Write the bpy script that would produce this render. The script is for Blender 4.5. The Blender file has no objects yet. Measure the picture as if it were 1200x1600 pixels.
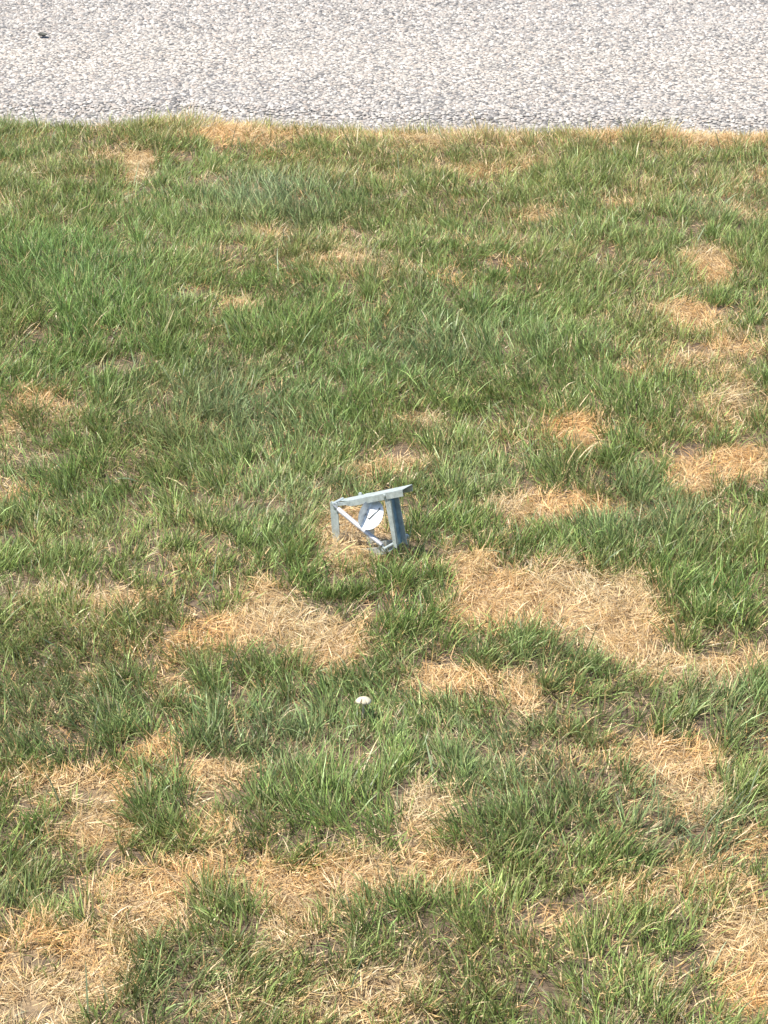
import bpy, bmesh, math
import numpy as np
from mathutils import Vector, Matrix

sc = bpy.context.scene
col = sc.collection
R = math.radians

# ------------------------------------------------------------------ camera
CAM_H, PITCH, VFOV = 2.2, R(27.0), R(24.0)
cam_d = bpy.data.cameras.new('camera')
cam = bpy.data.objects.new('camera', cam_d)
col.objects.link(cam)
cam.location = (0, 0, CAM_H)
cam.rotation_euler = (math.pi / 2 - PITCH, 0, 0)
cam_d.sensor_fit = 'VERTICAL'
cam_d.sensor_height = 24.0
cam_d.lens = 12.0 / math.tan(VFOV / 2)
cam_d.clip_start, cam_d.clip_end = 0.05, 1000
sc.camera = cam

# ------------------------------------------------------------------ sky, sun, exposure
SUN = Vector((-0.42, -0.11, 0.88)).normalized()
world = bpy.data.worlds.new('World')
sc.world = world
world.use_nodes = True
wn = world.node_tree
sky = wn.nodes.new('ShaderNodeTexSky')
sky.sky_type = 'NISHITA'
sky.sun_disc = False
sky.sun_elevation = math.asin(SUN.z)
sky.sun_rotation = math.atan2(SUN.x, SUN.y)
bg = wn.nodes['Background']
bg.inputs['Strength'].default_value = 0.11
wn.links.new(sky.outputs[0], bg.inputs['Color'])
sun_d = bpy.data.lights.new('sun', 'SUN')
sun_d.energy = 4.5
sun_d.angle = R(0.53)
sun_d.color = (1.0, 0.95, 0.865)
sun = bpy.data.objects.new('sun', sun_d)
col.objects.link(sun)
sun.rotation_euler = SUN.to_track_quat('Z', 'Y').to_euler()
vs = sc.view_settings
vs.view_transform = 'Standard'
vs.look = 'None'
vs.exposure = 1.24
vs.gamma = 1.0
vs.use_curve_mapping = False
sc.cycles.max_bounces = 7
sc.cycles.transmission_bounces = 4
sc.cycles.diffuse_bounces = 4

rng = np.random.default_rng(11)

# ------------------------------------------------------------------ helpers
F = 800 / math.tan(R(12.0))            # survey constants: photo pixels -> metres on the ground
def at(px, py, z=0.0):
    dx, dy = (px - 600) / F, (py - 800) / F
    cy, cz = math.cos(R(27)), math.sin(R(27))
    d = Vector((dx, cy - dy * cz, -cz - dy * cy))
    t = (2.2 - z) / -d.z
    return Vector((d.x * t, d.y * t, z)), t / F      # point, metres per pixel there

def tag(o, label=None, cat=None, group=None, kind=None):
    if label: o['label'] = label
    if cat: o['category'] = cat
    if group: o['group'] = group
    if kind: o['kind'] = kind
    return o

def link(name, me, mat, parent=None, loc=None):
    o = bpy.data.objects.new(name, me)
    col.objects.link(o)
    if mat: me.materials.append(mat)
    if parent: o.parent = parent
    if loc is not None: o.location = loc
    return o

class Noise:
    def __init__(s, seed, n=128):
        s.n = n
        s.t = np.random.default_rng(seed).uniform(-1, 1, (n, n))
    def one(s, x, y):
        xi, yi = np.floor(x).astype(int), np.floor(y).astype(int)
        fx, fy = x - xi, y - yi
        fx = fx * fx * (3 - 2 * fx); fy = fy * fy * (3 - 2 * fy)
        n = s.n
        a = s.t[xi % n, yi % n]; b = s.t[(xi + 1) % n, yi % n]
        c = s.t[xi % n, (yi + 1) % n]; d = s.t[(xi + 1) % n, (yi + 1) % n]
        return (a * (1 - fx) + b * fx) * (1 - fy) + (c * (1 - fx) + d * fx) * fy
    def __call__(s, x, y, scale, octaves=2):
        r, amp, tot = 0, 1.0, 0
        for k in range(octaves):
            r = r + amp * s.one(x / scale * 2 ** k + 7.3 * k + 40, y / scale * 2 ** k + 3.1 * k + 40)
            tot += amp; amp *= 0.5
        return r / tot

N1, N2, N3, N4, N5, N6 = [Noise(s) for s in (1, 2, 3, 4, 5, 6)]
def sstep(a, b, x):
    t = np.clip((x - a) / (b - a), 0, 1)
    return t * t * (3 - 2 * t)

# ------------------------------------------------------------------ materials
def new_mat(name):
    m = bpy.data.materials.new(name)
    m.use_nodes = True
    nt = m.node_tree
    return m, nt, nt.nodes['Principled BSDF']

def mat_blade():
    m, nt, p = new_mat('grass_blade')
    a = nt.nodes.new('ShaderNodeAttribute'); a.attribute_name = 'tint'
    n = nt.nodes.new('ShaderNodeTexNoise'); n.inputs['Scale'].default_value = 260
    n.inputs['Detail'].default_value = 2
    mr = nt.nodes.new('ShaderNodeMapRange')
    mr.inputs['From Min'].default_value = .3; mr.inputs['From Max'].default_value = .7
    mr.inputs['To Min'].default_value = .82; mr.inputs['To Max'].default_value = 1.18
    nt.links.new(n.outputs['Fac'], mr.inputs['Value'])
    mx = nt.nodes.new('ShaderNodeVectorMath'); mx.operation = 'SCALE'
    nt.links.new(a.outputs['Color'], mx.inputs[0]); nt.links.new(mr.outputs[0], mx.inputs['Scale'])
    nt.links.new(mx.outputs[0], p.inputs['Base Color'])
    p.inputs['Roughness'].default_value = .46
    p.inputs['Specular IOR Level'].default_value = .5
    tr = nt.nodes.new('ShaderNodeBsdfTranslucent')
    nt.links.new(mx.outputs[0], tr.inputs['Color'])
    mix = nt.nodes.new('ShaderNodeMixShader'); mix.inputs[0].default_value = .32
    nt.links.new(p.outputs[0], mix.inputs[1]); nt.links.new(tr.outputs[0], mix.inputs[2])
    nt.links.new(mix.outputs[0], nt.nodes['Material Output'].inputs['Surface'])
    return m

def ramp(nt, fac, stops):
    r = nt.nodes.new('ShaderNodeValToRGB')
    e = r.color_ramp.elements
    e[0].position, e[0].color = stops[0][0], (*stops[0][1], 1)
    e[1].position, e[1].color = stops[-1][0], (*stops[-1][1], 1)
    for pos, c in stops[1:-1]:
        x = e.new(pos); x.color = (*c, 1)
    nt.links.new(fac, r.inputs['Fac'])
    return r

def coords(nt):
    return nt.nodes.new('ShaderNodeTexCoord').outputs['Object']

def mat_soil():
    m, nt, p = new_mat('lawn_soil')
    co = coords(nt)
    n = nt.nodes.new('ShaderNodeTexNoise'); n.inputs['Scale'].default_value = 45; n.inputs['Detail'].default_value = 8
    n.inputs['Roughness'].default_value = .75
    nt.links.new(co, n.inputs['Vector'])
    r = ramp(nt, n.outputs['Fac'], [(.25, (.04, .028, .018)), (.5, (.115, .08, .05)), (.75, (.26, .185, .11))])
    n2 = nt.nodes.new('ShaderNodeTexNoise'); n2.inputs['Scale'].default_value = 160; n2.inputs['Detail'].default_value = 4
    nt.links.new(co, n2.inputs['Vector'])
    th = ramp(nt, n2.outputs['Fac'], [(.3, (.20, .135, .075)), (.55, (.40, .285, .155)), (.75, (.52, .40, .24))])
    at_ = nt.nodes.new('ShaderNodeAttribute'); at_.attribute_name = 'tint'
    mx = nt.nodes.new('ShaderNodeMix'); mx.data_type = 'RGBA'
    nt.links.new(at_.outputs['Fac'], mx.inputs[0]); nt.links.new(r.outputs[0], mx.inputs[6]); nt.links.new(th.outputs[0], mx.inputs[7])
    nt.links.new(mx.outputs[2], p.inputs['Base Color'])
    p.inputs['Roughness'].default_value = .95
    b = nt.nodes.new('ShaderNodeBump'); b.inputs['Distance'].default_value = .012; b.inputs['Strength'].default_value = .9
    nt.links.new(n.outputs['Fac'], b.inputs['Height']); nt.links.new(b.outputs[0], p.inputs['Normal'])
    return m

def mat_road():
    m, nt, p = new_mat('chip_seal_binder')
    co = coords(nt)
    v = nt.nodes.new('ShaderNodeTexVoronoi'); v.inputs['Scale'].default_value = 95
    nt.links.new(co, v.inputs['Vector'])
    n = nt.nodes.new('ShaderNodeTexNoise'); n.inputs['Scale'].default_value = 140; n.inputs['Detail'].default_value = 6
    nt.links.new(co, n.inputs['Vector'])
    r = ramp(nt, n.outputs['Fac'], [(.3, (.05, .049, .048)), (.55, (.12, .113, .107)), (.75, (.22, .205, .19))])
    sep = nt.nodes.new('ShaderNodeSeparateColor'); nt.links.new(v.outputs['Color'], sep.inputs[0])
    r2 = ramp(nt, sep.outputs[0], [(0, (.17, .16, .15)), (.5, (.27, .25, .23)), (1, (.36, .335, .31))])
    d = nt.nodes.new('ShaderNodeMapRange'); d.inputs['From Min'].default_value = .35; d.inputs['From Max'].default_value = .6
    nt.links.new(v.outputs['Distance'], d.inputs['Value'])
    mx = nt.nodes.new('ShaderNodeMix'); mx.data_type = 'RGBA'
    nt.links.new(d.outputs[0], mx.inputs[0]); nt.links.new(r2.outputs[0], mx.inputs[6]); nt.links.new(r.outputs[0], mx.inputs[7])
    nt.links.new(mx.outputs[2], p.inputs['Base Color'])
    p.inputs['Roughness'].default_value = .9
    b = nt.nodes.new('ShaderNodeBump'); b.inputs['Distance'].default_value = .004; b.invert = True
    nt.links.new(v.outputs['Distance'], b.inputs['Height']); nt.links.new(b.outputs[0], p.inputs['Normal'])
    return m

def mat_chip():
    m, nt, p = new_mat('stone_chip')
    a = nt.nodes.new('ShaderNodeAttribute'); a.attribute_name = 'tint'
    n = nt.nodes.new('ShaderNodeTexNoise'); n.inputs['Scale'].default_value = 400; n.inputs['Detail'].default_value = 3
    mr = nt.nodes.new('ShaderNodeMapRange')
    mr.inputs['From Min'].default_value = .3; mr.inputs['From Max'].default_value = .7
    mr.inputs['To Min'].default_value = .8; mr.inputs['To Max'].default_value = 1.15
    nt.links.new(n.outputs['Fac'], mr.inputs['Value'])
    mx = nt.nodes.new('ShaderNodeVectorMath'); mx.operation = 'SCALE'
    nt.links.new(a.outputs['Color'], mx.inputs[0]); nt.links.new(mr.outputs[0], mx.inputs['Scale'])
    nt.links.new(mx.outputs[0], p.inputs['Base Color'])
    p.inputs['Roughness'].default_value = .8
    return m

def mat_zinc(name, base=(.74, .76, .77), rough=.36, metal=.85):
    m, nt, p = new_mat(name)
    co = coords(nt)
    v = nt.nodes.new('ShaderNodeTexVoronoi'); v.inputs['Scale'].default_value = 220
    nt.links.new(co, v.inputs['Vector'])
    n = nt.nodes.new('ShaderNodeTexNoise'); n.inputs['Scale'].default_value = 60; n.inputs['Detail'].default_value = 5
    nt.links.new(co, n.inputs['Vector'])
    sep = nt.nodes.new('ShaderNodeSeparateColor'); nt.links.new(v.outputs['Color'], sep.inputs[0])
    k = nt.nodes.new('ShaderNodeMath'); k.operation = 'MULTIPLY_ADD'; k.inputs[1].default_value = .35
    nt.links.new(sep.outputs[0], k.inputs[0]); nt.links.new(n.outputs['Fac'], k.inputs[2])
    r = ramp(nt, k.outputs[0], [(.3, tuple(c * .7 for c in base)), (.9, tuple(min(1, c * 1.12) for c in base))])
    nt.links.new(r.outputs[0], p.inputs['Base Color'])
    p.inputs['Metallic'].default_value = metal
    rr = nt.nodes.new('ShaderNodeMapRange'); rr.inputs['To Min'].default_value = rough - .08; rr.inputs['To Max'].default_value = rough + .12
    nt.links.new(n.outputs['Fac'], rr.inputs['Value']); nt.links.new(rr.outputs[0], p.inputs['Roughness'])
    return m

def mat_plain(name, c, rough=.7, c2=None, scale=60):
    m, nt, p = new_mat(name)
    n = nt.nodes.new('ShaderNodeTexNoise'); n.inputs['Scale'].default_value = scale; n.inputs['Detail'].default_value = 5
    nt.links.new(coords(nt), n.inputs['Vector'])
    r = ramp(nt, n.outputs['Fac'], [(.3, c), (.7, c2 or tuple(x * 1.2 for x in c))])
    nt.links.new(r.outputs[0], p.inputs['Base Color'])
    p.inputs['Roughness'].default_value = rough
    return m

M_BLADE, M_SOIL, M_ROAD, M_CHIP = mat_blade(), mat_soil(), mat_road(), mat_chip()
M_ZINC = mat_zinc('galvanized_steel', (.39, .43, .415), .40, .4)
M_SKYSHADE = mat_zinc('sky_shaded_zinc', (.24, .36, .46), .36, .5)  # blue of sky-lit shade put into the web's zinc colour
M_TUBE = mat_zinc('dull_zinc_tube', (.45, .44, .45), .5, .55)
M_DISC = mat_zinc('bright_zinc_disc', (.60, .62, .62), .5, .4)
M_WIRE = mat_zinc('grey_wire', (.3, .31, .32), .45, .8)
M_CAP = mat_plain('mushroom_cap', (.38, .335, .225), .65, (.45, .41, .30))
M_STEM = mat_plain('mushroom_stem', (.34, .30, .21), .8)
M_GILL = mat_plain('mushroom_gill', (.22, .16, .11), .9)
M_LEAF = mat_plain('dark_scrap', (.05, .05, .04), .8)

# ------------------------------------------------------------------ ground and road
E0, E1 = at(0, 187)[0], at(1200, 216)[0]           # the lawn's edge along the road
SL = (E1.y - E0.y) / (E1.x - E0.x)
def edge_y(x):
    return E0.y + SL * (x - E0.x) + .035 * N1(x, x * 0 + 2, .5, 3) + .05 * np.exp(-((x + .62) / .16) ** 2)

def ground_z(x, y):
    d = edge_y(x) - y                               # metres inside the lawn
    lawn = .02 + .016 * N2(x, y, .55, 2) + .006 * N3(x, y, .14, 2)
    k = sstep(-.03, .14, d)
    return -.028 * (1 - k) + lawn * k

def sheet(name, xs, ys, zf, mat):
    X, Y = np.meshgrid(xs, ys, indexing='ij')
    Z = zf(X, Y)
    nx, ny = X.shape
    co = np.stack([X, Y, Z], -1).reshape(-1, 3)
    i = (np.arange(nx - 1)[:, None] * ny + np.arange(ny - 1)[None]).ravel()
    f = np.stack([i, i + ny, i + ny + 1, i + 1], 1)
    me = raw_mesh(name, co, f)
    me.shade_smooth()
    return link(name, me, mat)

def raw_mesh(name, co, quads=None, tris=None, tint=None):
    me = bpy.data.meshes.new(name)
    nq = 0 if quads is None else len(quads)
    ntr = 0 if tris is None else len(tris)
    me.vertices.add(len(co))
    me.vertices.foreach_set('co', np.ascontiguousarray(co, np.float32).ravel())
    loops, starts = [], []
    if nq:
        loops.append(np.asarray(quads, np.int32).ravel()); starts.append(np.arange(nq) * 4)
    if ntr:
        loops.append(np.asarray(tris, np.int32).ravel()); starts.append(nq * 4 + np.arange(ntr) * 3)
    loops, starts = np.concatenate(loops), np.concatenate(starts)
    me.loops.add(len(loops)); me.loops.foreach_set('vertex_index', loops.astype(np.int32))
    me.polygons.add(nq + ntr); me.polygons.foreach_set('loop_start', starts.astype(np.int32))
    if tint is not None:
        at_ = me.attributes.new('tint', 'FLOAT_COLOR', 'POINT')
        c = np.ones((len(co), 4), np.float32); c[:, :3] = tint
        at_.data.foreach_set('color', c.ravel())
    me.update(calc_edges=True)
    return me

far = np.array([3.2, 4, 6, 10, 20, 50, 150])
gx = np.concatenate([-far[::-1], np.arange(-2.6, 2.61, .03), far])
gy = np.concatenate([[-150, -50, -20, -8, -3, 0, 1, 1.5], np.arange(1.8, 7.6, .04), [8, 10, 14, 25, 60, 200]])
ground = sheet('ground', gx, gy, ground_z, M_SOIL)
tag(ground, kind='structure')

rx_ = np.concatenate([-far[::-1], np.arange(-2.6, 2.61, .05), far])
def road_sheet():
    xs = rx_
    t = np.concatenate([[-.10, 0.0, .05], np.linspace(.2, 6.0, 20)])
    X, T = np.meshgrid(xs, t, indexing='ij')
    Y = edge_y(X) + T
    Z = .004 * N4(X, Y, .8, 2) + .012 * np.sin(np.clip(T, 0, 6) / 6 * math.pi) - .006 * np.exp(-((T - .05) / .06) ** 2)
    nx, ny = X.shape
    i = (np.arange(nx - 1)[:, None] * ny + np.arange(ny - 1)[None]).ravel()
    me = raw_mesh('road', np.stack([X, Y, Z], -1).reshape(-1, 3), np.stack([i, i + ny, i + ny + 1, i + 1], 1))
    me.shade_smooth()
    return link('road', me, M_ROAD)
road = road_sheet()
tag(road, kind='structure')
def road_z(x, y):
    T = y - edge_y(x)
    return .004 * N4(x, y, .8, 2) + .012 * np.sin(np.clip(T, 0, 6) / 6 * math.pi) - .006 * np.exp(-((T - .05) / .06) ** 2)

def chips():
    g = .0086
    xs, ts = np.arange(-1.95, 1.95, g), np.arange(-.06, 1.85, g)
    X, T = np.meshgrid(xs, ts, indexing='ij')
    x = X.ravel() + rng.uniform(-.5, .5, X.size) * g
    t = T.ravel() + rng.uniform(-.5, .5, X.size) * g
    y = edge_y(x) + t
    track = np.exp(-((t - .62 + .12 * N5(x, y, .9)) / .30) ** 2)           # worn wheel path, chips pressed in
    keep = rng.uniform(0, 1, len(x)) < np.clip(.74 + .22 * track - .20 * sstep(-.1, .4, N6(x, y, .16, 3)) - .10 * sstep(.35, .05, t), 0, 1)
    keep &= np.abs(x) < .16 * np.hypot(y, 2.2) + .5
    x, t, y, track = x[keep], t[keep], y[keep], track[keep]
    n = len(x)
    r = .0026 + .0056 * rng.beta(1.6, 2.2, n) * (1 - .12 * track)
    h = rng.uniform(.16, .5, n) * r * (1 - .45 * track)
    ang = rng.uniform(0, 2 * math.pi, n)
    asp = rng.uniform(.6, 1.0, n)
    base = np.array([[-1, -1, -.35], [1, -1, -.35], [1, 1, -.35], [-1, 1, -.35], [-.62, -.62, 1], [.62, -.62, 1], [.62, .62, 1], [-.62, .62, 1]])
    V = np.repeat(base[None], n, 0) + rng.uniform(-.28, .28, (n, 8, 3))
    V[:, :, 0] *= r[:, None]; V[:, :, 1] *= (r * asp)[:, None]; V[:, :, 2] *= h[:, None]
    c, s = np.cos(ang)[:, None], np.sin(ang)[:, None]
    vx = V[:, :, 0] * c - V[:, :, 1] * s + x[:, None]
    vy = V[:, :, 0] * s + V[:, :, 1] * c + y[:, None]
    vz = V[:, :, 2] + (road_z(x, y) + .0012)[:, None]
    co = np.stack([vx, vy, vz], -1).reshape(-1, 3)
    fq = np.array([[4, 5, 6, 7], [0, 1, 5, 4], [1, 2, 6, 5], [2, 3, 7, 6], [3, 0, 4, 7]])
    q = (fq[None] + (np.arange(n) * 8)[:, None, None]).reshape(-1, 4)
    pal = np.array([[.30, .275, .245], [.35, .325, .295], [.25, .222, .196], [.17, .160, .150], [.31, .265, .228], [.10, .097, .094], [.41, .388, .357]])
    pick = rng.choice(len(pal), n, p=[.25, .2, .16, .13, .1, .08, .08])
    tint = pal[pick] * rng.uniform(.85, 1.15, (n, 1)) * (.90 + track[:, None] * np.array([[.08, .07, .045]]))
    o = link('stone_chips', raw_mesh('stone_chips', co, q, tint=np.repeat(tint, 8, 0)), M_CHIP, road)
    tag(o, kind='stuff')
chips()

# ------------------------------------------------------------------ where the lawn is dead, tall, blue, bare
# surveyed in the photograph: x, y, half width, half height in its pixels, strength
DEAD = [
 (215, 275, 27, 24, 1.0), (400, 222, 110, 20, .75), (650, 222, 120, 12, .35), (1110, 232, 130, 16, .6), (930, 228, 60, 14, .4),
 (830, 265, 60, 14, .45), (720, 285, 50, 14, .4), (850, 350, 42, 16, .6), (960, 335, 60, 10, .45), (420, 383, 40, 17, .7), (560, 420, 75, 16, .45), (720, 460, 30, 16, .6),
 (370, 500, 50, 16, .6), (1110, 430, 42, 36, .95), (1075, 505, 48, 24, .95), (1000, 590, 50, 16, .6), (1130, 575, 60, 28, .4),
 (50, 630, 42, 24, .8), (365, 610, 45, 26, .65), (100, 670, 30, 14, .5), (655, 670, 45, 16, .85), (760, 712, 45, 20, .75), (895, 700, 42, 34, .95),
 (610, 735, 60, 16, .8), (570, 750, 45, 14, .8), (1075, 760, 34, 34, .95), (1150, 735, 60, 24, .9), (1110, 650, 60, 20, .65), (1020, 700, 20, 22, .5), (940, 740, 30, 12, .4),
 (870, 812, 120, 24, .9), (780, 825, 40, 14, .6), (30, 790, 50, 24, .7), (110, 800, 30, 14, .4),
 (548, 880, 48, 30, 1.0), (450, 850, 55, 16, .65), (560, 830, 70, 22, .95), (600, 880, 55, 24, 1.0), (530, 850, 50, 20, 1), (470, 800, 20, 20, .2),
 (715, 905, 65, 34, 1.0), (800, 945, 110, 40, 1.1), (920, 970, 115, 52, 1.2), (965, 1025, 50, 30, 1.0), (740, 975, 60, 30, .95), (880, 900, 60, 16, .6),
 (425, 975, 52, 50, 1.1), (360, 1015, 65, 30, .9), (505, 1030, 65, 34, 1.0), (590, 960, 25, 20, .5), (190, 960, 60, 22, .85), (60, 950, 45, 18, .7),
 (1080, 1062, 100, 22, .95), (1165, 1050, 50, 18, .9), (700, 1085, 85, 26, .95), (820, 1110, 36, 38, .95), (1000, 920, 20, 30, .5),
 (150, 1080, 45, 24, .7), (262, 1090, 32, 45, .7), (240, 1180, 32, 24, .85), (335, 1228, 65, 26, .9), (140, 1245, 70, 32, .95), (165, 1300, 75, 36, .9), (40, 1215, 50, 24, .7),
 (1050, 1215, 62, 38, .95), (1085, 1265, 50, 36, .85), (985, 1195, 30, 20, .4), (668, 1300, 42, 62, .85), (690, 1385, 85, 42, 1.0), (560, 1395, 95, 38, 1.0), (460, 1415, 65, 34, .9),
 (290, 1390, 110, 36, .7), (90, 1500, 90, 45, .8), (250, 1450, 85, 42, .75), (60, 1580, 80, 42, 1.0), (170, 1540, 45, 50, .85), (340, 1320, 50, 26, .6),
 (1175, 1330, 45, 34, .8), (1090, 1385, 70, 30, .75), (1160, 1510, 62, 62, .95), (990, 1420, 60, 26, .6), (870, 1470, 60, 26, .5), (420, 1500, 70, 40, .45), (640, 1560, 120, 30, .4),
 (1030, 1540, 50, 30, .5), (350, 1590, 60, 24, .4), (830, 1150, 50, 20, .3), (560, 1250, 40, 26, .4)]
LUSH = [(90, 470, 160, 110, 1), (640, 570, 170, 90, .8), (860, 590, 150, 60, .7), (300, 660, 150, 70, .8), (420, 720, 150, 60, .7), (860, 750, 140, 40, .9), (1000, 850, 130, 50, .9),
 (640, 930, 75, 40, .8), (650, 1005, 60, 36, .9), (440, 890, 50, 34, .9), (860, 1050, 120, 50, .8), (1130, 970, 90, 50, .8), (390, 1080, 90, 50, .8), (190, 1130, 75, 50, .9),
 (1130, 1110, 110, 50, .8), (500, 1290, 110, 60, .9), (240, 1270, 50, 40, .6), (1050, 1320, 80, 50, 1), (820, 1320, 120, 70, .7), (380, 1170, 100, 40, .8), (250, 1590, 130, 60, .8), (660, 1450, 90, 50, .7),
 (680, 710, 70, 25, .8), (700, 780, 60, 20, .6), (30, 1380, 60, 50, .7), (60, 1010, 70, 40, .6), (430, 330, 100, 40, .8), (900, 300, 70, 25, .8), (200, 540, 170, 40, .6), (1000, 640, 70, 30, .7), (380, 540, 80, 35, .6)]
BLUE = [(430, 325, 110, 40, 1), (330, 660, 170, 80, .7), (470, 790, 120, 50, .5), (680, 560, 120, 70, .5), (1010, 820, 110, 60, .8), (780, 770, 100, 40, .5), (1060, 1310, 80, 50, 1.0), (820, 1230, 150, 80, .7),
 (450, 1180, 120, 50, .6), (80, 1130, 90, 60, .5), (1140, 330, 90, 40, .5), (850, 1060, 120, 40, .4), (300, 1560, 120, 60, .5), (560, 1560, 120, 60, .4), (1140, 1100, 80, 50, .5)]
VIVID = [(80, 440, 170, 120, 1), (300, 420, 140, 70, .6), (560, 620, 160, 50, .6), (900, 480, 130, 60, .5), (1160, 480, 60, 60, .6), (1130, 960, 80, 40, .6), (240, 210, 60, 20, .6)]
KEEP = [(660, 832, 26, 20, 1), (650, 862, 26, 12, .9), (498, 800, 16, 25, .6), (640, 930, 66, 32, .6), (650, 1005, 52, 28, .7), (440, 890, 45, 28, .6), (230, 1290, 50, 30, .5), (500, 1300, 100, 50, .5), (330, 1440, 40, 26, .4), (60, 1380, 60, 40, .6)]
MIXED = [(230, 1400, 300, 170, .26), (1050, 1420, 220, 170, .22), (800, 265, 430, 50, .16), (1100, 620, 130, 120, .2), (330, 1040, 330, 90, .16), (760, 1000, 360, 100, .14), (700, 1560, 300, 70, .18)]
OLIVE = [(780, 280, 330, 60, .6), (1090, 560, 120, 60, .5), (60, 300, 120, 60, .4), (520, 410, 130, 50, .4), (150, 1400, 200, 100, .4), (700, 1530, 250, 70, .4), (1000, 1440, 200, 60, .4), (150, 990, 160, 60, .3)]
BARE = [(135, 1248, 34, 10, 1), (55, 1514, 46, 14, 1), (45, 1592, 60, 14, 1), (600, 960, 12, 8, .6), (1150, 1035, 26, 10, .6)]

DEAD = [(a, b, c * .88, d * .84, min(s, 1.05) if s >= .85 else s * .64) for a, b, c, d, s in DEAD]
def field(spots, x, y):
    r = np.zeros_like(x)
    for px, py, hx, hy, s in spots:
        c, m = at(px, py)
        dep = math.sqrt(c.y ** 2 + 2.2 ** 2)
        rx, ry = hx * m, hy * m / (2.2 / dep)
        q = ((x - c.x) / rx) ** 2 + ((y - c.y) / ry) ** 2
        r = np.maximum(r, s * np.exp(-.69 * q ** 1.4))
    return r

def dead_at(x, y):
    d = field(DEAD, x, y)
    outside = sstep(0, .25, np.abs(x) - (.1594 * np.hypot(y, 2.2)))
    d = np.maximum(d, outside * sstep(.1, .5, N5(x + 9, y, .33, 2)))
    return d + .5 * field(MIXED, x, y) - .22 * field(LUSH, x, y) - field(KEEP, x, y) + .45 * N4(x * .75, y, .085, 3) + .10 * N6(x, y, .3, 2)

# thatch colour of the ground where the turf has died
_g = np.empty(len(ground.data.vertices) * 3, np.float32); ground.data.vertices.foreach_get('co', _g); _g = _g.reshape(-1, 3).astype(float)
_d = .85 * sstep(.2, .65, dead_at(_g[:, 0], _g[:, 1])) * (1 - sstep(.3, .6, field(BARE, _g[:, 0], _g[:, 1]))) * (np.abs(_g[:, 0]) < 2.7)
_a = ground.data.attributes.new('tint', 'FLOAT_COLOR', 'POINT')
_c = np.ones((len(_d), 4), np.float32); _c[:, :3] = _d[:, None]
_a.data.foreach_set('color', _c.ravel())

# ------------------------------------------------------------------ blades
def blades(P, L, W, az, lean, curl, twist, c0, c1, ct, K):
    """P base points; a blade leaves the ground at `lean` from the vertical towards `az` and bends by `curl`"""
    n = len(L)
    t = np.linspace(0, 1, K + 1)
    ang = lean[:, None] + curl[:, None] * (t[None, :-1] + .5 / K) ** 1.3
    ds = (L / K)[:, None]
    hx = np.concatenate([np.zeros((n, 1)), np.cumsum(np.sin(ang) * ds, 1)], 1)
    hz = np.concatenate([np.zeros((n, 1)), np.cumsum(np.cos(ang) * ds, 1)], 1)
    ca, sa = np.cos(az)[:, None], np.sin(az)[:, None]
    tz = az + math.pi / 2 + twist
    wob = (rng.normal(0, .05, (n, 1)) * L[:, None]) * (t[None] ** 2)
    cx = P[:, 0:1] + ca * hx - sa * wob
    cy = P[:, 1:2] + sa * hx + ca * wob
    cz = np.maximum(P[:, 2:3] + hz, P[:, 2:3] * .6 + ground_z(P[:, 0], P[:, 1])[:, None] * .4 + .001)
    prof = {4: np.array([.75, 1.0, .92, .62, 0]), 3: np.array([.8, 1.0, .75, 0]), 2: np.array([.9, .9, 0])}[K]
    w = .5 * W[:, None] * prof[None, :K]
    tw = tz[:, None] + .5 * twist[:, None] * t[None, :K]
    ox, oy = np.cos(tw) * w, np.sin(tw) * w
    oz = .35 * w * np.sin(twist * 3)[:, None]
    A = np.stack([cx[:, :K] - ox, cy[:, :K] - oy, cz[:, :K] - oz], -1)
    B = np.stack([cx[:, :K] + ox, cy[:, :K] + oy, cz[:, :K] + oz], -1)
    T = np.stack([cx[:, K], cy[:, K], cz[:, K]], -1)[:, None]
    nv = 2 * K + 1
    V = np.empty((n, nv, 3)); V[:, 0:2 * K:2] = A; V[:, 1:2 * K:2] = B; V[:, 2 * K:] = T
    f0 = np.clip(1 - t[:K] * 3.2, 0, 1)[None, :, None]
    f1 = np.clip((t[:K] - .55) / .45, 0, 1)[None, :, None]
    cc = c1[:, None] * (1 - f0) + c0[:, None] * f0
    cc = cc * (1 - f1) + (c1 * .4 + ct * .6)[:, None] * f1
    C = np.empty((n, nv, 3)); C[:, 0:2 * K:2] = cc; C[:, 1:2 * K:2] = cc; C[:, 2 * K:] = ct[:, None]
    b = (np.arange(n) * nv)[:, None]
    k = np.arange(K - 1) * 2
    Q = np.stack([b + k, b + k + 1, b + k + 3, b + k + 2], -1).reshape(-1, 4)
    Tr = np.stack([b[:, 0] + 2 * K - 2, b[:, 0] + 2 * K - 1, b[:, 0] + 2 * K], -1)
    return V.reshape(-1, 3), Q, Tr, C.reshape(-1, 3)

def joined(name, packs):
    co, q, t, c = [], [], [], []
    off = 0
    for V, Q, T, C in packs:
        co.append(V); q.append(Q + off); t.append(T + off); c.append(C); off += len(V)
    me = raw_mesh(name, np.concatenate(co), np.concatenate(q), np.concatenate(t), np.concatenate(c))
    me.shade_smooth()
    return me

GREEN = np.array([.164, .232, .062]); GBLUE = np.array([.176, .230, .104]); GVIV = np.array([.138, .236, .060]); GOLIVE = np.array([.250, .266, .084])
STRAW = np.array([[.57, .40, .19], [.63, .475, .275], [.50, .32, .145], [.65, .52, .33], [.40, .25, .12], [.54, .42, .23]])

# the frame's and mushroom's places, so that no tuft grows through them
DEV, _ = at(575, 862)
MUSH, _ = at(567, 1112)

def straw_col(n, warm=None):
    c = STRAW[rng.choice(len(STRAW), n, p=[.28, .22, .16, .12, .09, .13])] * rng.uniform(.75, 1.2, (n, 1))
    return c

def view_half(y): return .1594 * np.hypot(y, 2.2)

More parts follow.
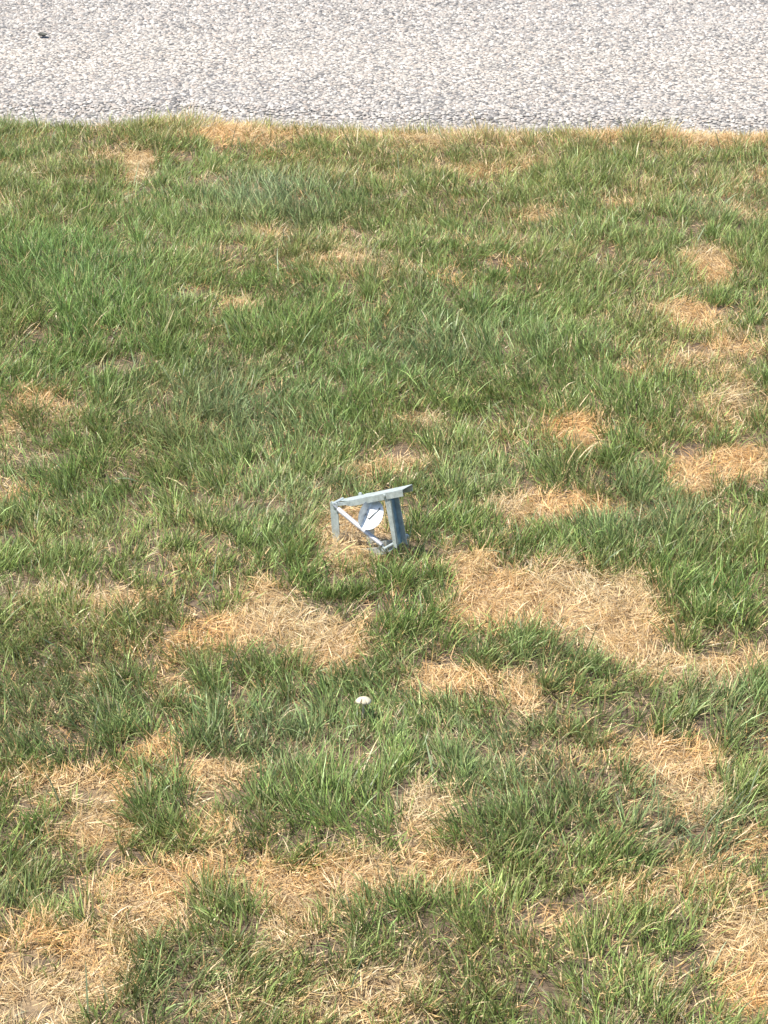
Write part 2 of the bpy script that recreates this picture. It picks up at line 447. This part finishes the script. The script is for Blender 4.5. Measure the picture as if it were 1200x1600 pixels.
def sample_lawn(n, y0=2.15, margin=.42):
    """points on the lawn, uniform over the built part of it"""
    y = rng.uniform(y0, 7.05, n * 2)
    x = rng.uniform(-1.75, 1.75, n * 2)
    ok = (np.abs(x) < view_half(y) + margin) & (y < edge_y(x) + .015)
    x, y = x[ok], y[ok]
    return x, y

def clear_dev(x, y):
    ux, uy = x - DEV.x, y - DEV.y
    a = ux * math.cos(R(-40)) + uy * math.sin(R(-40))
    b = -ux * math.sin(R(-40)) + uy * math.cos(R(-40))
    return (np.abs(a + .012) < .063) & (np.abs(b - .014) < .034)

def tufts(ntuft, per, name):
    x, y = sample_lawn(ntuft)
    D = dead_at(x, y)
    lush = field(LUSH, x, y)
    keep = rng.uniform(0, 1, len(x)) < np.clip(1.08 - 1.25 * sstep(.10, .88, D) + .05 * lush, .10, 1)
    keep &= ~clear_dev(x, y)
    edge = sstep(.34, .0, edge_y(x) - y) * (.25 + .75 * sstep(-.85, -.55, x))
    x, y, D, lush, edge = x[keep], y[keep], D[keep], lush[keep], edge[keep]
    n = len(x)
    blue = np.clip(field(BLUE, x, y) + .35 * N1(x, y, .3, 2), 0, 1)
    viv = np.clip(field(VIVID, x, y) + .3 * N2(x + 5, y, .35, 2), 0, 1)
    oliv = np.clip(.14 + field(OLIVE, x, y) + .6 * N3(x, y, .22, 2) + .7 * edge + .55 * sstep(.1, .5, D), 0, 1)
    hgt = rng.uniform(.78, 1.22, n) * (.036 + .015 * lush + .014 * N5(x, y, .13, 2)) * (1 - .48 * sstep(.05, .65, D)) * (1 + .30 * edge)
    tl_az = 2.2 * math.pi * N6(x, y, .55, 1) + rng.normal(0, .5, n)
    tl = np.abs(.17 + .24 * N1(x, y + 11, .3, 2))
    # blades of the tufts
    m = rng.poisson(per, n)
    i = np.repeat(np.arange(n), m)
    k = len(i)
    sp = rng.uniform(.008, .019, n)
    ox, oy = rng.normal(0, 1, k) * sp[i], rng.normal(0, 1, k) * sp[i]
    bx, by = x[i] + ox, y[i] + oy
    L = hgt[i] * np.clip(rng.normal(1.0, .26, k), .35, 1.75)
    L *= np.where(rng.uniform(0, 1, k) < .03, 1.45, 1)
    W = rng.uniform(.0012, .0024, k)
    rad = np.arctan2(oy, ox)
    rr = np.hypot(ox, oy) / sp[i]
    vx = tl[i] * np.cos(tl_az[i]) + .22 * rr * np.cos(rad) + rng.normal(0, .20, k)
    vy = tl[i] * np.sin(tl_az[i]) + .22 * rr * np.sin(rad) + rng.normal(0, .20, k)
    az = np.arctan2(vy, vx)
    lean = np.clip(np.hypot(vx, vy), .02, 1.15)
    curl = np.abs(rng.normal(.35, .38, k))
    tw = rng.normal(0, .7, k)
    g = GREEN[None] * (1 - blue[i])[:, None] + GBLUE[None] * blue[i][:, None]
    g = g * (1 - .7 * viv[i])[:, None] + GVIV[None] * (.7 * viv[i])[:, None]
    g = g * (1 - .6 * oliv[i])[:, None] + GOLIVE[None] * (.6 * oliv[i])[:, None]
    g = g * (1 - .45 * edge[i])[:, None] + np.array([[.36, .34, .12]]) * (.45 * edge[i])[:, None]
    g = g * rng.uniform(.72, 1.28, n)[i][:, None] * np.clip(rng.normal(1, .40, (k, 1)), .4, 2.4)
    pale = rng.uniform(0, 1, k) < .05
    g[pale] = g[pale] * 1.5 + .05
    s = straw_col(k)
    pd = np.clip(.025 + .62 * sstep(-.04, .6, D)[i] + .46 * edge[i] * (.75 + .6 * N2(x, y, .3, 2))[i] + .12 * oliv[i], 0, .9)
    dead = rng.uniform(0, 1, k) < pd
    half = (rng.uniform(0, 1, k) < .10 + .2 * pd) & ~dead
    c1 = np.where(dead[:, None], s, g)
    c1 = np.where(half[:, None], g * .5 + s * .5 * .62, c1)
    c0 = c1 * .75 + s * .25 * .55
    tipd = rng.uniform(0, 1, k) < .24
    ct = np.where(tipd[:, None], c1 * .35 + s * .65, c1 * 1.08)
    lean = np.where(dead, np.clip(lean + np.abs(rng.normal(.15, .3, k)), 0, 1.4), lean)
    L = np.where(dead, L * .88, L)
    ok = (by < edge_y(bx) + .03 + .03 * N4(bx, by, .07, 2)) & ~clear_dev(bx, by) & (np.hypot(bx - MUSH.x, by - MUSH.y + .015) > .013)
    P = np.stack([bx, by, ground_z(bx, by) - .002], 1)
    long = (L > .034) & (by < 5.4)
    packs = []
    for sel, K in ((ok & long, 3), (ok & ~long, 2)):
        packs.append(blades(P[sel], L[sel], W[sel], az[sel], lean[sel], curl[sel], tw[sel], c0[sel], c1[sel], ct[sel], K))
    return packs, int(ok.sum())

def thatch(n):
    x, y = sample_lawn(n)
    D = dead_at(x, y)
    bare = field(BARE, x, y)
    edge = sstep(.25, .0, edge_y(x) - y)
    keep = rng.uniform(0, 1, len(x)) < np.clip(.13 + .95 * sstep(.10, .6, D) + .3 * edge, 0, 1) * (1 - .93 * sstep(.3, .6, bare))
    keep &= y < edge_y(x) + .01
    x, y, D = x[keep], y[keep], D[keep]
    k = len(x)
    L = rng.uniform(.015, .046, k)
    W = rng.uniform(.0008, .0017, k)
    az = 2.5 * math.pi * N2(x, y + 3, .12, 1) + rng.normal(0, 1.0, k)
    up = rng.uniform(0, 1, k) < .24
    lean = np.where(up, rng.uniform(.4, 1.1, k), rng.uniform(1.12, 1.5, k))
    curl = rng.normal(.15, .35, k)
    s = straw_col(k)
    hue = N3(x, y, .18, 2)[:, None]
    s = s * (1 + np.array([[.06, -.02, -.12]]) * hue * 2)
    s *= rng.uniform(.72, 1.22, (k, 1)) * np.array([[1.03, 1.0, .93]])
    P = np.stack([x, y, ground_z(x, y) + rng.uniform(.0, .014, k) * sstep(.1, .6, D)], 1)
    cd = clear_dev(x, y)
    L = np.where(cd, L * .55, L)
    return [blades(P, L, W, az, lean, curl, rng.normal(0, .6, k), s * .85, s, s * 1.05, 2)], k

def strays():
    """a few broad pale blades that stand out above the rest"""
    x, y = sample_lawn(200)
    D = dead_at(x, y)
    ok = (D < .45) & ~clear_dev(x, y) & (edge_y(x) - y > .1) & (np.hypot(x - MUSH.x, y - MUSH.y) > .06)
    x, y = x[ok], y[ok]; k = len(x)
    c = np.array([[.17, .21, .11]]) * rng.uniform(.8, 1.5, (k, 1))
    y2 = rng.uniform(0, 1, k) < .3
    c[y2] = np.array([.42, .36, .19]) * rng.uniform(.8, 1.2, (y2.sum(), 1))
    P = np.stack([x, y, ground_z(x, y)], 1)
    return [blades(P, rng.uniform(.06, .095, k), rng.uniform(.0022, .0036, k), rng.uniform(0, 6.28, k), rng.uniform(.1, .9, k),
                   np.abs(rng.normal(.5, .45, k)), rng.normal(0, .5, k), c, c, c * 1.1, 4)], k

tp, nt_ = tufts(9900, 36, 'grass')
sp_, ns_ = strays()
grass = link('lawn_grass', joined('lawn_grass', tp + sp_), M_BLADE)
tag(grass, 'short green lawn grass growing in uneven tufts beside the road', 'grass', kind='stuff')
hp, nh_ = thatch(460000)
straw = link('dry_straw', joined('dry_straw', hp), M_BLADE)
tag(straw, 'dead straw-coloured grass lying flat in patches between the green tufts', 'dry grass', kind='stuff')

# ------------------------------------------------------------------ the galvanized frame
S = at(575, 800)[1] * 1.0
AX = Vector((math.cos(R(-40)), math.sin(R(-40)), 0)); BK = Vector((math.sin(R(40)), math.cos(R(40)), 0)); UP = Vector((0, 0, 1))
GZ = float(ground_z(np.array([DEV.x]), np.array([DEV.y]))[0])
HINGE, _ = at(529.7, 789.2, GZ + .083)
base = HINGE + AX * (45 * S) + BK * (14 * S); base.z = GZ
dev = bpy.data.objects.new('metal_frame', None); col.objects.link(dev); dev.location = base
tag(dev, 'small tilted galvanized steel frame with round plate and diagonal tube, sitting in the grass', 'metal frame')
def dp(a, v, b=0.0): return HINGE - base + AX * (a * S) + UP * (v * S) + BK * (b * S)

def finish(name, bm, mat, parent, bevel=.0005, smooth=False):
    bmesh.ops.recalc_face_normals(bm, faces=bm.faces)
    me = bpy.data.meshes.new(name); bm.to_mesh(me); bm.free()
    if smooth: me.shade_smooth()
    o = link(name, me, mat, parent)
    if bevel:
        md = o.modifiers.new('bevel', 'BEVEL'); md.width = bevel; md.segments = 2; md.limit_method = 'ANGLE'; md.angle_limit = R(40)
    return o

def prism(bm, pts, off):
    """extrude a polygon (list of Vector) by the vector off"""
    v0 = [bm.verts.new(p) for p in pts]; v1 = [bm.verts.new(p + off) for p in pts]
    bm.faces.new(v0); bm.faces.new(v1[::-1])
    n = len(pts)
    for i in range(n):
        bm.faces.new((v0[i], v0[(i + 1) % n], v1[(i + 1) % n], v1[i]))

def tube(bm, p, q, r, n=14, r2=None):
    d = (q - p).normalized(); u = d.orthogonal().normalized(); w = d.cross(u)
    rows = []
    for c, rr in ((p, r), (q, r2 or r)):
        rows.append([bm.verts.new(c + (u * math.cos(2 * math.pi * i / n) + w * math.sin(2 * math.pi * i / n)) * rr) for i in range(n)])
    for i in range(n): bm.faces.new((rows[0][i], rows[0][(i + 1) % n], rows[1][(i + 1) % n], rows[1][i]))
    bm.faces.new(rows[0][::-1]); bm.faces.new(rows[1])

TH = 1.1                                    # sheet thickness
def sl(a): return 14.3 + .5 * (a - 20.6)    # the arm's upper edge
# upper arm: an inverted U channel, its web cut slanting to the hinge
bm = bmesh.new()
prism(bm, [dp(20, sl(20), 0), dp(123, sl(123), 0), dp(123, sl(123), 23), dp(-17, sl(-17), 23), dp(-17, sl(-17), 17)], UP * (-TH * S))
prism(bm, [dp(19, sl(19) - 1.2, 0), dp(123, sl(123) - 1.2, 0), dp(124.5, sl(123) - 11, 0), dp(24, sl(24) - 10.5, 0), dp(13, sl(13) - 6.5, 0), dp(-3, -3.0, 0), dp(-3, 3.2, 0)], BK * (TH * S))
prism(bm, [dp(-17, sl(-17) - 1.2, 23 - TH), dp(123, sl(123) - 1.2, 23 - TH), dp(124.5, sl(123) - 11, 23 - TH), dp(-12, sl(-12) - 10.5, 23 - TH)], BK * (TH * S))
arm = finish('upper_arm', bm, M_ZINC, dev)
bm = bmesh.new(); tube(bm, dp(89, sl(89) - 4, -2.2), dp(89, sl(89) - 4, 0), 2.4 * S, 12); finish('rivet', bm, M_ZINC, arm, .0004)
bm = bmesh.new(); tube(bm, dp(22, sl(22) + 1.2, 25), dp(22, sl(22) + 1.2, 22), 3.0 * S, 12); finish('rivet', bm, M_ZINC, arm, .0004)

# right leg: a U channel open to the right
def lg(v): return 88 + (37 - v) * .235      # the flange's near edge, leaning out as it goes down
bm = bmesh.new()
prism(bm, [dp(lg(40), 40, 1.4), dp(lg(40) + 11, 40, 1.4), dp(lg(-36) + 7, -36, 1.4), dp(lg(-36), -36, 1.4)], BK * (TH * S))
prism(bm, [dp(lg(40), 40, 20.5), dp(lg(40) + 11, 40, 20.5), dp(lg(-36) + 11, -36, 20.5), dp(lg(-36), -36, 20.5)], BK * (TH * S))
leg = finish('channel_leg', bm, M_ZINC, dev)
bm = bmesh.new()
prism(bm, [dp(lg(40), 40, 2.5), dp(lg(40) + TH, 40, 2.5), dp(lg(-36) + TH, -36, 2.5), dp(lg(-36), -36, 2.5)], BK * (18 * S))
finish('web', bm, M_SKYSHADE, leg)
bm = bmesh.new()
prism(bm, [dp(lg(30) + 2.4, 34, 8), dp(lg(30) + 2.4, 34, 11), dp(lg(-30) + 2.4, -34, 11), dp(lg(-30) + 2.4, -34, 8)], AX * (.9 * S))
finish('rib', bm, M_ZINC, leg, .0003)

# left leg and rear leg: flat strips going down into the grass
for nm, pts, b in (('strip_leg', [(-17, -1), (-14, 2.5), (-3, 2.5), (-1, -1), (3, -72), (-12, -72)], -1.6), ('strip_leg', [(34, 22), (52, 30), (50, -68), (36, -68)], 21)):
    bm = bmesh.new()
    prism(bm, [dp(a, v, b) for a, v in pts], BK * (TH * S))
    finish(nm, bm, M_ZINC, dev)
# hinge pin through the left end
bm = bmesh.new(); tube(bm, dp(-9, 0, -5), dp(-9, 0, 20), 2.6 * S, 12); finish('hinge_pin', bm, M_ZINC, dev, .0004)
# diagonal tube
bm = bmesh.new(); tube(bm, dp(3, -3.5, -5.5), dp(89, -36, -5.5), 3.8 * S, 18); t_ = finish('diagonal_tube', bm, M_TUBE, dev, .0006, True)
bm = bmesh.new(); tube(bm, dp(-6, -.2, -5.5), dp(94, -38, -5.5), 1.9 * S, 10); finish('inner_rod', bm, M_WIRE, t_, 0, True)
# cross axle at the foot of the right leg
bm = bmesh.new(); tube(bm, dp(95, -39, -9), dp(95, -39, 44), 2.5 * S, 14); ax_ = finish('axle', bm, M_ZINC, dev, .0004, True)
for b in (-10, 43.5):
    bm = bmesh.new(); tube(bm, dp(95, -39, b), dp(95, -39, b + 2.6), 4.2 * S, 6); finish('nut', bm, M_ZINC, ax_, .0004)
# lower arm: two side plates and a floor, slanting down into the turf
def ll(a): return -41 + .44 * (a - 95)
bm = bmesh.new()
for b in (-3.5, 26):
    prism(bm, [dp(98, ll(98) + 4, b), dp(60, ll(60) + 5, b), dp(38, ll(38) + 5, b), dp(42, ll(42) - 11, b), dp(96, ll(96) - 8, b)], BK * (TH * S))
prism(bm, [dp(42, ll(42) - 10, -2.4), dp(94, ll(94) - 8, -2.4), dp(94, ll(94) - 8, 26), dp(42, ll(42) - 10, 26)], UP * (TH * S))
finish('lower_arm', bm, M_ZINC, dev)
# round plate between the arms: its left edge is folded back
bm = bmesh.new()
C0 = dp(60, 4.5, 0); rad = 24 * S
n_ = (-BK * .80 + UP * .60).normalized()
u_ = AX; w_ = n_.cross(u_).normalized()
if w_.z < 0: w_ = -w_
def disc_pts(off):
    out = []
    for i in range(48):
        t = 2 * math.pi * i / 48
        p = Vector((math.cos(t) * rad, math.sin(t) * rad, 0))
        fold = -.22 * rad
        q = C0 + w_ * p.y + n_ * off
        if p.x < fold:
            e = fold - p.x
            q += u_ * (fold - e * .08) + n_ * (e * .9)
        else:
            q += u_ * p.x
        out.append((p.x, q))
    return out
f_ = disc_pts(0); k_ = disc_pts(-1.0 * S)
vf = [bm.verts.new(q) for _, q in f_]; vb = [bm.verts.new(q) for _, q in k_]
L_ = [i for i in range(48) if f_[i][0] < -.22 * rad]; i0, i1 = L_[0] - 1, L_[-1] + 1
bm.faces.new(vf[i0:i1 + 1]); bm.faces.new(vf[i1:] + vf[:i0 + 1])
bm.faces.new(vb[i0:i1 + 1][::-1]); bm.faces.new((vb[i1:] + vb[:i0 + 1])[::-1])
for i in range(48): bm.faces.new((vf[i], vf[(i + 1) % 48], vb[(i + 1) % 48], vb[i]))
disc = finish('round_plate', bm, M_DISC, dev, 0)
bm = bmesh.new()
def on(x, y, h): return C0 + u_ * (x * S) + w_ * (y * S) + n_ * (h * S)
W_ = [on(14, 14, 1.4), on(3, -7, 1.2), on(-2, -5, 1.4), on(-7, 1, 1.4), on(-5, 6, 1.4)]
for p, q in zip(W_, W_[1:]): tube(bm, p, q, .75 * S, 8)
finish('trigger_wire', bm, M_WIRE, disc, 0, True)

# ------------------------------------------------------------------ the mushroom
mz = float(ground_z(np.array([MUSH.x]), np.array([MUSH.y]))[0])
cc_, mm = at(567.5, 1093, mz + .046)
mush = bpy.data.objects.new('mushroom', None); col.objects.link(mush); mush.location = (cc_.x, cc_.y, mz)
tag(mush, 'small cream mushroom with a split domed cap standing among grass blades', 'mushroom')
rc = 12.4 * mm
def lathe(name, prof, mat, seg=72, notch=(), tilt=True):
    bm = bmesh.new(); rows = []
    for r, z in prof:
        row = []
        for i in range(seg):
            t = 2 * math.pi * i / seg
            rr = r * (1 + .025 * math.sin(3 * t + 1) + .015 * math.sin(7 * t))
            zz = z + .0007 * math.sin(2 * t + .5) * r / rc
            for t0, wd, dpth in notch:
                dlt = abs((t - t0 + math.pi) % (2 * math.pi) - math.pi)
                if dlt < wd: rr = min(rr, rc * (dpth + (1 - dpth) * (dlt / wd) ** 2))
            row.append(bm.verts.new((rr * math.cos(t), rr * math.sin(t), zz)))
        rows.append(row)
    for a, b in zip(rows, rows[1:]):
        for i in range(seg): bm.faces.new((a[i], a[(i + 1) % seg], b[(i + 1) % seg], b[i]))
    bm.faces.new(rows[0][::-1]); bm.faces.new(rows[-1])
    o = finish(name, bm, mat, mush, 0, True)
    if tilt:
        o.data.transform(Matrix.Translation((0, 0, zc)) @ Matrix.Rotation(R(-19), 4, 'X') @ Matrix.Translation((0, 0, -zc)))
    return o
NT = [(R(-104), .13, .45), (R(-62), .07, .72)]
zc = .0405
lathe('cap', [(rc * .86, zc - .001), (rc * .97, zc - .0012), (rc, zc + .0008), (rc * .985, zc + .0028), (rc * .90, zc + .0042), (rc * .72, zc + .0070), (rc * .46, zc + .0090), (rc * .2, zc + .0099), (rc * .03, zc + .0100)], M_CAP, 120, NT)
lathe('gills', [(rc * .2, zc + .002), (rc * .84, zc + .0002), (rc * .80, zc + .003)], M_GILL)
lathe('stem', [(.0030, -.004), (.0026, .004), (.0021, .02), (.0022, zc - .002), (.0026, zc + .002)], M_STEM, 20, (), False)

# ------------------------------------------------------------------ a dark scrap on the road
lc, lm = at(67, 56, .012)
bm = bmesh.new()
nx, ny = 12, 5
g_ = []
for i in range(nx):
    row = []
    for j in range(ny):
        u, v = i / (nx - 1), j / (ny - 1) - .5
        wd = math.sin(math.pi * min(1, .08 + u * .92)) ** .7
        row.append(bm.verts.new(((u - .5) * .030, v * .030 * wd + .004 * math.sin(u * 4), .003 + .008 * abs(v) * 2 * wd + .006 * (u - .5) ** 2 * 4)))
    g_.append(row)
for i in range(nx - 1):
    for j in range(ny - 1): bm.faces.new((g_[i][j], g_[i + 1][j], g_[i + 1][j + 1], g_[i][j + 1]))
scrap = finish('dead_leaf', bm, M_LEAF, None, 0, True)
sm = scrap.modifiers.new('thick', 'SOLIDIFY'); sm.thickness = .0008
scrap.location = (lc.x, lc.y, float(road_z(np.array([lc.x]), np.array([lc.y]))[0]) + .004); scrap.rotation_euler = (0, 0, .25)
tag(scrap, 'tiny dark curled leaf scrap lying on the pale stone-chip road', 'leaf')

# ------------------------------------------------------------------ the lawn goes on beside the part built blade by blade
def tile_mesh(n=8500, half=.27):
    tx, ty = rng.uniform(-half, half, 420), rng.uniform(-half, half, 420)
    i = rng.integers(0, 420, n)
    x, y = tx[i] + rng.normal(0, .018, n), ty[i] + rng.normal(0, .018, n)
    d = N4(x, y, .1, 2) > .25
    s = straw_col(n)
    g = (GREEN * .6 + GOLIVE * .4)[None] * np.clip(rng.normal(1, .4, (n, 1)), .4, 2.2)
    dead = d | (rng.uniform(0, 1, n) < .15)
    c = np.where(dead[:, None], s, g)
    P = np.stack([x, y, np.full(n, .012)], 1)
    L = rng.uniform(.03, .06, n)
    lean = np.where(dead, rng.uniform(.5, 1.45, n), np.abs(rng.normal(.35, .25, n)))
    return P, L, lean, c
P, L, lean, c = tile_mesh()
kz = len(L)
_gz = ground_z
ground_z = lambda x, y: np.full(np.shape(x), .012)
tile = link('lawn_grass', joined('lawn_grass_tile', [blades(P, L, rng.uniform(.0014, .0028, kz), rng.uniform(0, 6.28, kz), lean, np.abs(rng.normal(.35, .3, kz)), rng.normal(0, .7, kz), c * .9, c, c, 2)]), M_BLADE)
ground_z = _gz
spots = []
for ix in list(range(-6, 0)) + list(range(1, 7)):
    for j in range(14):
        y = 6.62 - .5 * j
        x0 = .1594 * math.hypot(y, 2.2) + .42 if y > 2.15 else -.25
        x = math.copysign(x0 + .2 + .5 * (abs(ix) - 1), ix)
        y += float(edge_y(np.array([x]))[0]) - 6.9 if j < 9 else 0
        if y < .8: continue
        spots.append((x, y, float(ground_z(np.array([x]), np.array([y]))[0]) - .014))
tile.location = spots[0]
tag(tile, 'green lawn grass at the far corner beside the road', 'grass', kind='stuff')
pm = bpy.data.meshes.new('lawn_grass_spots'); pm.from_pydata(spots[1:], [], [])
more = link('lawn_grass', pm, M_BLADE)
tag(more, 'green lawn grass continuing on both sides of the patchy lawn', 'grass', kind='stuff')
ng = bpy.data.node_groups.new('lawn_grass_spots', 'GeometryNodeTree')
ng.interface.new_socket('Geometry', in_out='INPUT', socket_type='NodeSocketGeometry')
ng.interface.new_socket('Geometry', in_out='OUTPUT', socket_type='NodeSocketGeometry')
gi, go = ng.nodes.new('NodeGroupInput'), ng.nodes.new('NodeGroupOutput')
ip, oi = ng.nodes.new('GeometryNodeInstanceOnPoints'), ng.nodes.new('GeometryNodeObjectInfo')
rv = ng.nodes.new('FunctionNodeRandomValue'); rv.data_type = 'INT'
rv.inputs[4].default_value = 0; rv.inputs[5].default_value = 3
mu = ng.nodes.new('ShaderNodeMath'); mu.operation = 'MULTIPLY'; mu.inputs[1].default_value = math.pi / 2
cx_ = ng.nodes.new('ShaderNodeCombineXYZ')
oi.inputs['Object'].default_value = tile
L_ = ng.links.new
L_(gi.outputs[0], ip.inputs['Points']); L_(oi.outputs['Geometry'], ip.inputs['Instance'])
L_(rv.outputs[2], mu.inputs[0]); L_(mu.outputs[0], cx_.inputs['Z']); L_(cx_.outputs[0], ip.inputs['Rotation'])
L_(ip.outputs[0], go.inputs[0])
more.modifiers.new('spots', 'NODES').node_group = ng
